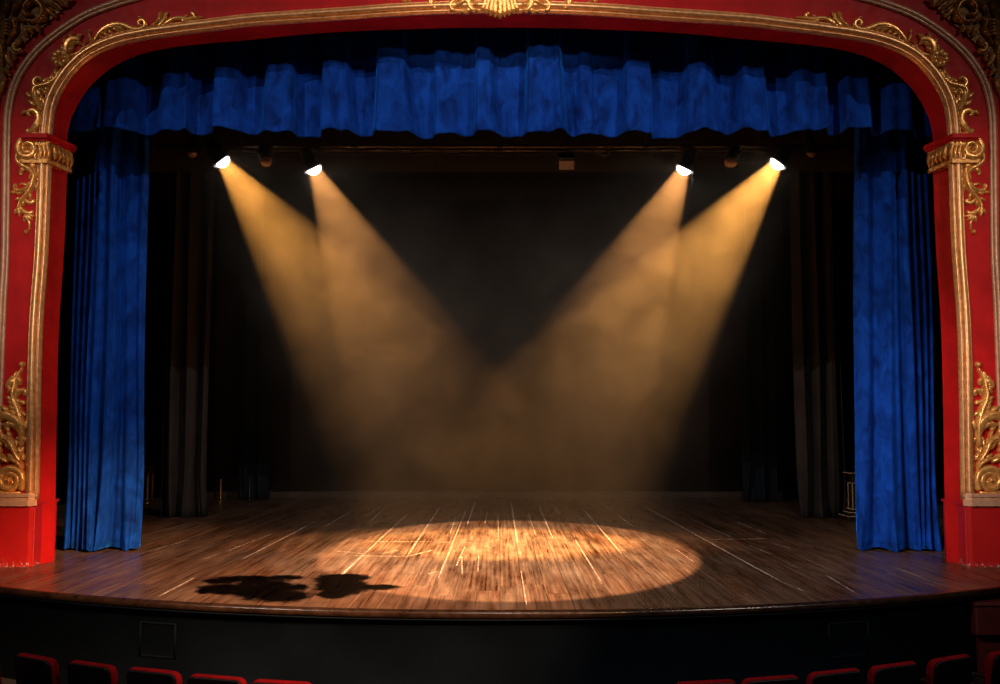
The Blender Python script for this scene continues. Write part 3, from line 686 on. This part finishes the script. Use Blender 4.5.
def rot_to(d):
    z = Vector(d).normalized(); x = Vector((0,0,1)).cross(z)
    x = Vector((1,0,0)) if x.length < .01 else x.normalized()
    y = z.cross(x); return Matrix(((x.x,y.x,z.x),(x.y,y.y,z.y),(x.z,y.z,z.z)))
def lantern(lens_px, Y, aim, label, lit, r=.125, length=.37, group=None, energy=0, col=(1,.75,.4), size=34.5, blend=.38):
    c = W(lens_px[0], lens_px[1], Y); d = (Vector(aim)-c).normalized(); R = rot_to(d)
    hang = Vector((c.x-d.x*length*.6, PY, ZP))
    T = Matrix.Translation(c) @ R.to_4x4()
    t = thing('stage_spotlight', hang, label, 'stage light', group)
    g = MB(); l = length
    g.lathe([(.0,-l),(r*.55,-l),(r*.72,-l+.015),(r*.8,-l+.05),(r*.8,-l*.62),(r*.98,-l*.55),(r,-l*.5),(r,-.05),(r*1.06,-.045),(r*1.06,.02),(r*.99,.02),(r*.99,-.03)], T)
    for k in range(5): g.lathe([(r*.81,-l*.93+k*.028),(r*.9,-l*.93+k*.028),(r*.9,-l*.93+k*.028+.008),(r*.81,-l*.93+k*.028+.008)], T)
    body = g.build('housing', M['metal_black'], t)
    g = MB(); g.lathe([(r*.985,-.01),(r*.985,.022),(r*.92,.048),(r*.78,.075),(r*.55,.098),(r*.28,.112),(.0008,.116)], T)
    g.build('lens', M['lens_on' if lit else 'lens_off'], body)
    g = MB()
    for a in range(4):
        m = T @ Matrix.Rotation(a*PI/2, 4, 'Z')
        g.add([m @ Vector(p) for p in ((-r*.8,r*1.08,.0),(r*.8,r*1.08,.0),(r*.95,r*1.22,.05),(-r*.95,r*1.22,.05),(-r*.8,r*1.095,.0),(r*.8,r*1.095,.0),(r*.95,r*1.235,.05),(-r*.95,r*1.235,.05))], [(0,1,2,3),(7,6,5,4),(0,4,5,1),(1,5,6,2),(2,6,7,3),(3,7,4,0)])
    g.build('colour_frame', M['metal_black'], body, smooth=False)
    # yoke from the pivots on the housing up to the clamp
    piv = c-d*length*.5; side = R @ Vector((1,0,0)); top = hang+Vector((0,-.07,-.05)); g = MB()
    for s in (-1, 1):
        e = piv+side*s*(r+.025)
        g.tube([e, e.lerp(top+side*s*(r+.02), .75), top+side*s*(r*.75), top], [.012,.012,.013,.014], 6)
        g.tube([piv+side*s*r*.9, piv+side*s*(r+.05)], .022, 10)
    g.build('yoke', M['metal_black'], t)
    g = MB(); g.box(hang+Vector((0,-.035,-.02)), (.05,.13,.10), bev=.012); g.tube([hang+Vector((0,-.05,-.05)), hang+Vector((0,-.09,-.06))], .012, 8); g.build('clamp', M['steel'], t)
    g = MB(); e = c-d*length*.97; g.tube(spline([tuple(e), tuple(e+Vector((.02,.10,-.02))), tuple(hang+Vector((.12,.06,-.12))), tuple(hang+Vector((.2,.02,-.03)))], 14), .010, 6); g.build('power_cable', M['metal_black'], t)
    if lit:
        ld = bpy.data.lights.new('spot_beam', 'SPOT'); lo = bpy.data.objects.new('spot_beam', ld); COL.objects.link(lo)
        ld.energy = energy; ld.color = col; ld.spot_size = math.radians(size); ld.spot_blend = blend; ld.shadow_soft_size = .012
        lo.matrix_world = Matrix.Translation(c-d*(length-.035)) @ rot_to(-d).to_4x4()
    return t
BEAM = 5600
lantern((222,160.5), LY, (.10,16.9,0), 'lit spotlight at the left end of the lamp pipe, throwing a golden beam', True, energy=BEAM*.85, col=(1,.43,.085))
lantern((313.5,168), LY, (-.15,16.9,0), 'lit spotlight second from the left, with a steep amber beam', True, energy=BEAM*.50, col=(1,.45,.14))
lantern((684.5,168), LY, (.15,16.9,0), 'lit spotlight second from the right, with a steep amber beam', True, energy=BEAM*.55, col=(1,.45,.14))
lantern((778,162.5), LY, (-.15,16.9,0), 'lit spotlight at the right end of the lamp pipe, throwing the broadest golden beam', True, energy=BEAM*1.35, col=(1,.45,.10))
lantern((266,160.5), LY, (-1.6,14.0,0), 'unlit black spotlight between the two lit lamps on the left', False, r=.10, length=.34)
lantern((731,161), LY, (1.2,14.2,0), 'unlit black spotlight between the two lit lamps on the right', False, r=.11, length=.36)
lantern((193,151), LY+.05, (-6.6,17,0), 'unlit dark spotlight left of the leftmost lit lamp', False, r=.09, length=.3)
lantern((811,151), LY+.05, (6.9,17.0,0), 'unlit dark spotlight right of the rightmost lit lamp', False, r=.09, length=.3)
# flood lamp hanging near the middle
c = W(566.5, 165, LY+.5); t = thing('flood_lamp', c+Vector((0,0,.45)), 'unlit box flood lamp hanging right of the middle of the lamp pipe', 'stage light')
Rm = Matrix.Rotation(math.radians(38), 3, 'X'); g = MB(); g.box(c+Rm @ Vector((0,.13,.03)), (.30,.22,.22), Rm, .02); bd = g.build('housing', M['metal_black'], t, smooth=False)
g = MB(); g.box(c, (.26,.02,.17), Rm, .004); g.build('glass', M['lens_off'], bd, smooth=False)
g = MB(); g.tube([c+Vector((-.17,.1,.03)), c+Vector((-.17,.05,.25)), c+Vector((.17,.05,.25)), c+Vector((.17,.1,.03))], .012, 6); g.tube([c+Vector((0,.05,.25)), c+Vector((0,.1,.48))], .014, 6); g.build('yoke', M['metal_black'], t)
# loose cable end
t = MB(); q = W(606,146,LY); t.tube(spline([tuple(q), tuple(W(609,151,LY-.05)), tuple(W(606,156,LY-.06)), tuple(W(598,153,LY-.05)), tuple(W(590,148,LY))], 18), .009, 6)
tag(t.build('loop_of_cable', M['steel']), 'loop of cable hanging from the lamp pipe right of the flood lamp', 'cable')

# ------------------------------------------------------------------ objects in the wings
def lathe_at(p, prof, n=20):
    g = MB(); g.lathe(prof, Matrix.Translation(p), n); return g
def pedestal():
    Y = F(851,521).y+.05; xl = W(846,520,Y).x; c = Vector((xl+.30, Y+.2, 0)); zt = W(852,473,Y).z
    t = thing('prompt_pedestal', c, 'dark wooden pedestal with worn pale edges half hidden by the right blue curtain', 'pedestal')
    g = MB(); g.box(c+Vector((0,0,zt-.02)), (.42,.42,.045), bev=.012); g.build('top', M['wood_dark'], t, smooth=False)
    g = MB(); g.box(c+Vector((0,0,zt-.12)), (.24,.24,.16), bev=.01); g.box(c+Vector((0,0,zt*.47)), (.26,.26,zt*.62), bev=.03); g.box(c+Vector((0,0,.19)), (.32,.32,.06), bev=.02); g.build('column', M['wood_dark'], t, smooth=False)
    g = MB(); g.box(c+Vector((0,0,.045)), (.56,.56,.09), bev=.02); g.box(c+Vector((0,0,.125)), (.42,.42,.07), bev=.02); g.build('base', M['wood_dark'], t, smooth=False)
    g = MB()
    for z, w in ((zt-.002,.425),(.092,.565),(.16,.425),(zt*.78,.27),(.225,.325)):
        for s1, s2 in ((-1,0),(0,-1)): g.box(c+Vector((s1*w/2, s2*w/2, z)), (.012 if s1 else w, .012 if s2 else w, .014), bev=.003)
    for s2 in (-1, 1): g.box(c+Vector((-.132, s2*.13, zt*.47)), (.012,.012,zt*.6), bev=.003)
    g.build('worn_edging', M['edging'], t, smooth=False)
pedestal()
def stand():
    Y = F(146,514).y; x = W(146,514,Y).x; c = Vector((x-.14, Y+.18, 0)); zt = W(146,467,Y).z
    t = thing('prop_table', c, 'small dark table with a brass leg, half hidden by the left blue curtain', 'table')
    g = MB(); g.box(c+Vector((0,0,zt-.015)), (.44,.44,.035), bev=.01); g.build('table_top', M['steel'], t, smooth=False)
    g = MB(); g.box(c+Vector((0,0,zt-.08)), (.36,.36,.09), bev=.01); g.build('apron', M['wood_dark'], t, smooth=False)
    for sx in (-1,1):
        for sy in (-1,1):
            q = c+Vector((sx*.15, sy*.15, 0)); h = zt-.08
            lathe_at(q, [(0,0),(.032,0),(.030,.03),(.016,.05),(.014,.10),(.02,h*.5),(.022,h*.78),(.034,h*.84),(.022,h*.9),(.026,h)]).build('leg', M['brass'], t)
stand()
p = F(220.5,499); h = W(220.5,479,p.y).z
t = thing('brass_post', p, 'short brass post standing on the stage floor between the left black drapes', 'post')
lathe_at(p, [(0,0),(.05,0),(.05,.012),(.028,.03),(.022,.05),(.022,h-.05)]).build('shaft', M['brass'], t)
lathe_at(p, [(.022,h-.05),(.032,h-.04),(.032,h-.015),(.015,h),(.0008,h)]).build('finial', M['brass'], t)
p = F(249.5,502); h = W(249.5,475,p.y).z
t = thing('pipe_stand', p, 'thin grey pipe stand in front of the upstage left blue-black drape', 'stand')
lathe_at(p, [(0,0),(.10,0),(.10,.015),(.02,.03)]).build('base', M['metal_black'], t)
lathe_at(p, [(.012,.03),(.012,h),(.0008,h)]).build('shaft', M['steel'], t)

# ------------------------------------------------------------------ stalls seats, seen from behind
FLOOR = -1.05
def rounded(w, z0, z1, r, n=6, tw=0.0):
    """outline of a seat back: straight foot, rounded shoulders"""
    P = [(-w/2+tw, z0)]
    for k in range(n+1):
        a = PI-(PI/2)*k/n; P.append((-w/2+r+r*math.cos(a), z1-r+r*math.sin(a)))
    for k in range(n+1):
        a = PI/2-(PI/2)*k/n; P.append((w/2-r+r*math.cos(a), z1-r+r*math.sin(a)))
    P.append((w/2-tw, z0)); return P
def slab(g, P, y0, y1, lean, b=.02):
    def at(p, y, ins):
        cx = sum(a for a, _ in P)/len(P); cz = sum(c for _, c in P)/len(P)
        x = p[0]+(ins if p[0] < cx else -ins); z = p[1]+(ins if p[1] < cz else -ins)
        return Vector((x, y-lean*z, z))
    rings = [[at(p, y0, b) for p in P], [at(p, y0+b*.3, b*.3) for p in P], [at(p, y0+b, 0) for p in P], [at(p, y1-b, 0) for p in P], [at(p, y1-b*.3, b*.3) for p in P], [at(p, y1, b) for p in P]]
    g.grid(rings, True); n = len(P)
    g.add(rings[0], [tuple(range(n))]); g.add(rings[5], [tuple(range(n-1,-1,-1))])
def seat_proto():
    t = thing('theatre_seat', (0,0,FLOOR), '', 'seat')
    L = .16
    g = MB(); slab(g, rounded(.515,.40,.95,.06), -.01, .075, L, .03); g.build('backrest', M['seat_red'], t, local=True)
    g = MB(); slab(g, rounded(.49,.30,.938,.052), -.03, 0.0, L, .010); g.build('back_panel', M['seat_black'], t, local=True)
    g = MB(); slab(g, [(-.23,.36),(-.23,.47),(.23,.47),(.23,.36)], .06, .50, 0, .03); g.build('seat_cushion', M['seat_red'], t, local=True)
    for s in (1,):
        g = MB(); g.box((s*.266,.25,.615),(.03,.30,.035), bev=.012); g.build('armrest', M['wood_dark'], t, local=True)
        g = MB(); g.box((s*.266,.22,.30),(.018,.24,.60), bev=.006); g.box((s*.266,.20,.012),(.03,.34,.024), bev=.006); g.build('end_frame', M['seat_black'], t, local=True)
    return t
def place_seats():
    first = True; proto = seat_proto()
    spots = [(-19,651.5,'red plush theatre seat at the far left end of the front row, half cut off'),(37,656,'red plush theatre seat, second from the left end of the front row'),(93,663,'red plush theatre seat, third from the left end of the front row'),(155,669.5,'red plush theatre seat, fourth from the left end of the front row'),
             (218,676,'red plush theatre seat, fifth from the left end, only its top rim showing'),(283,681,'red plush theatre seat, sixth from the left, a sliver at the bottom edge'),
             (705,681,'red plush theatre seat on the right side, a sliver nearest the middle gap'),(770,677,'red plush theatre seat on the right side, second from the middle gap'),(834,670.5,'red plush theatre seat on the right side, third from the middle gap'),(893,664,'red plush theatre seat on the right side, fourth from the middle gap'),
             (949,657,'red plush theatre seat on the right side, fifth from the middle gap'),(1004,650,'red plush theatre seat at the far right end of the front row, half cut off')]
    for x, y, lab in spots:
        p = F(x, y, FLOOR+.945)
        if first: t = proto; first = False
        else:
            t = proto.copy(); COL.objects.link(t)
            for ch in list(proto.children):
                c = ch.copy(); c.parent = t; COL.objects.link(c)
        ang = math.asin(max(-1, min(1, p.x/7.8)))
        off = Matrix.Rotation(ang, 3, 'Z') @ Vector((0, .04-.16*.95, 0))
        t.location = (p.x-off.x, p.y-off.y, FLOOR); t.rotation_euler = (0,0,ang)
        t['label'] = lab; t['group'] = 'front row of theatre seats'
place_seats()

# ------------------------------------------------------------------ haze
def haze():
    g = MB(); x, y0, y1, z0, z1 = 5.15, 15.3, 26.3, .03, 6.42
    g.add([(-x,y0,z0),(x,y0,z0),(x,y1,z0),(-x,y1,z0),(-x,y0,z1),(x,y0,z1),(x,y1,z1),(-x,y1,z1)], [(3,2,1,0),(4,5,6,7),(0,1,5,4),(1,2,6,5),(2,3,7,6),(3,0,4,7)])
    m = bpy.data.materials.new('stage_haze'); m.use_nodes = True; nt = m.node_tree; n = nt.nodes; n.clear()
    out = n.new('ShaderNodeOutputMaterial'); sc = n.new('ShaderNodeVolumeScatter'); nt.links.new(sc.outputs[0], out.inputs['Volume'])
    co = n.new('ShaderNodeTexCoord'); nz = n.new('ShaderNodeTexNoise'); nz.inputs['Scale'].default_value = 1.15; nz.inputs['Detail'].default_value = 4; nz.inputs['Roughness'].default_value = .6; nz.inputs['Distortion'].default_value = .8
    nt.links.new(co.outputs['Object'], nz.inputs['Vector'])
    def mr(v, a, b, c, d, smooth=False):
        q = n.new('ShaderNodeMapRange'); nt.links.new(v, q.inputs[0])
        for i, w in enumerate((a,b,c,d)): q.inputs[i+1].default_value = w
        if smooth: q.interpolation_type = 'SMOOTHSTEP'
        return q.outputs[0]
    def mul(a, b):
        q = n.new('ShaderNodeMath'); q.operation = 'MULTIPLY'; nt.links.new(a, q.inputs[0])
        if isinstance(b, float): q.inputs[1].default_value = b
        else: nt.links.new(b, q.inputs[1])
        return q.outputs[0]
    sp = n.new('ShaderNodeSeparateXYZ'); nt.links.new(co.outputs['Object'], sp.inputs[0])
    ab = n.new('ShaderNodeMath'); ab.operation = 'ABSOLUTE'; nt.links.new(sp.outputs[0], ab.inputs[0])
    d = mul(mr(nz.outputs['Fac'], .34, .66, .45, 1.5), mr(sp.outputs[2], 0.2, 6.3, .10, 1.0, True))
    d = mul(d, mr(ab.outputs[0], 0.2, 2.4, .55, 1, True)); up = mr(sp.outputs[2], 2.3, 6.3, 0, 1.75); sb = n.new('ShaderNodeMath'); sb.operation = 'SUBTRACT'; nt.links.new(ab.outputs[0], sb.inputs[0]); nt.links.new(up, sb.inputs[1])
    d = mul(d, mr(sb.outputs[0], 2.5, 3.9, 1, .06, True))
    d = mul(d, mr(sp.outputs[1], 15.7, 16.9, 0, 1, True)); d = mul(d, HAZE)
    nt.links.new(d, sc.inputs['Density']); sc.inputs['Color'].default_value = (1,.90,.78,1); sc.inputs['Anisotropy'].default_value = .0
    o = g.build('haze', m, smooth=False); tag(o, 'smoky theatre haze over the stage that shows the golden light beams', 'haze', kind='stuff')
HAZE = .085
haze()

# ------------------------------------------------------------------ front of house lamps
# a leafy breakup pattern slotted into the front of house profile lamps, where its outline falls on the boards: (x, y, rx, ry)
LEAF = [(230,337,55,9),(330,329,122,10),(450,325,60,8),(250,364,95,17),(380,364,112,36),(440,386,92,20),(495,357,33,10),(178,372,26,8),
        (650,324,80,11),(612,331,64,14),(640,354,85,28),(610,381,56,14),(757,357,72,9),(690,326,42,9)]
LEAF = [(150+x/3.3333, 480+y/3.3333, a/2.95, b/2.85) for x, y, a, b in LEAF]
def foh(name, loc, aim, energy, col, size, blend, soft=.03, leafy=True):
    ld = bpy.data.lights.new(name, 'SPOT'); lo = bpy.data.objects.new(name, ld); COL.objects.link(lo)
    ld.energy = energy; ld.color = col; ld.spot_size = math.radians(size); ld.spot_blend = blend; ld.shadow_soft_size = soft
    loc = Vector(loc); d = (Vector(aim)-loc).normalized(); R3 = rot_to(-d); lo.matrix_world = Matrix.Translation(loc) @ R3.to_4x4()
    if not leafy: return lo
    def gate(x, y):
        p = R3.transposed() @ (F(x, y)-loc); return Vector((p.x/-p.z, p.y/-p.z))
    ld.use_nodes = True; nt = ld.node_tree; n = nt.nodes; em = n['Emission']
    tc = n.new('ShaderNodeTexCoord'); sp = n.new('ShaderNodeSeparateXYZ'); nt.links.new(tc.outputs['Normal'], sp.inputs[0])
    def mt(op, a, b=0.0, clamp=False):
        q = n.new('ShaderNodeMath'); q.operation = op; q.use_clamp = clamp
        for sk, v in zip(q.inputs, (a, b)):
            if isinstance(v, (int, float)): sk.default_value = v
            else: nt.links.new(v, sk)
        return q.outputs[0]
    ax = mt('MULTIPLY', mt('DIVIDE', sp.outputs[0], sp.outputs[2]), -1.0); ay = mt('MULTIPLY', mt('DIVIDE', sp.outputs[1], sp.outputs[2]), -1.0)
    field = -1.0
    for x, y, a, b in LEAF:
        c = gate(x, y); e1 = (gate(x+a, y)-gate(x-a, y))/2; e2 = (gate(x, y+b)-gate(x, y-b))/2
        det = e1.x*e2.y-e1.y*e2.x
        ox, oy = mt('SUBTRACT', ax, c.x), mt('SUBTRACT', ay, c.y)
        u = mt('ADD', mt('MULTIPLY', ox, e2.y/det), mt('MULTIPLY', oy, -e2.x/det)); v = mt('ADD', mt('MULTIPLY', ox, -e1.y/det), mt('MULTIPLY', oy, e1.x/det))
        fl = mt('SUBTRACT', 1.0, mt('SQRT', mt('ADD', mt('MULTIPLY', u, u), mt('MULTIPLY', v, v))))
        field = mt('MAXIMUM', field, fl)
    cb = n.new('ShaderNodeCombineXYZ'); nt.links.new(ax, cb.inputs[0]); nt.links.new(ay, cb.inputs[1])
    nz = n.new('ShaderNodeTexNoise'); nz.inputs['Scale'].default_value = 230; nz.inputs['Detail'].default_value = 2; nt.links.new(cb.outputs[0], nz.inputs['Vector'])
    field = mt('ADD', field, mt('MULTIPLY', mt('SUBTRACT', nz.outputs['Fac'], .5), 1.15))
    lit = mt('SUBTRACT', 1.0, mt('MULTIPLY', field, 9.0, True))
    nt.links.new(lit, em.inputs['Strength'])
    return lo
FOH = Vector((0,-6,16))
foh('house_wash', FOH, (0,15.5,1.4), 4300, (1,.82,.72), 35, .8)
foh('house_wash', (15,-3,15), (-1.2,15.3,2.0), 6400, (1,.82,.72), 34, .8)
foh('house_wash', (-15,-3,15), (1.2,15.3,2.0), 6400, (1,.82,.72), 34, .8)
foh('house_pool', FOH, (.12,15.3,0), 115000, (1,.53,.25), 12.2, .10)
foh('house_side', (9,-3,9), (-2.6,12.3,.05), 46000, (1,.51,.24), 18, .75)
foh('house_front', FOH, (-2.3,12.5,0), 52000, (1,.52,.24), 9.5, 1.0)
foh('pilaster_fill_left', (-5.5,-6,7), (-7.0,14,4.2), 5200, (1,.80,.66), 14, 1.0)  # unseen fill lamp, added to brighten the gilding of the left pilaster
foh('pilaster_fill_right', (5.5,-6,7), (7.0,14,4.2), 5200, (1,.80,.66), 14, 1.0)  # its twin, likewise added as unseen fill for the right pilaster
foh('boom_left', (-9,-3,9), (6.1,15.0,1.2), 12000, (1,.80,.72), 13, 1.0)
foh('crown_light', (0,1.0,10.5), (0,14,8.95), 3000, (1,.74,.56), 20, 1.0, .3, False)
w = bpy.data.worlds.new('dark_house'); S.world = w; w.use_nodes = True
w.node_tree.nodes['Background'].inputs[0].default_value = (1,.75,.6,1); w.node_tree.nodes['Background'].inputs[1].default_value = .004

# ------------------------------------------------------------------ view
S.view_settings.view_transform = 'Standard'; S.view_settings.look = 'None'; S.view_settings.exposure = 0; S.view_settings.gamma = 1
S.view_settings.use_curve_mapping = False
S.cycles.use_denoising = True; S.cycles.denoising_input_passes = 'RGB_ALBEDO'; S.cycles.denoising_prefilter = 'ACCURATE'; S.cycles.volume_step_rate = 1.0; S.cycles.volume_max_steps = 128; S.cycles.max_bounces = 6; S.cycles.volume_bounces = 0
S.cycles.sample_clamp_indirect = 4
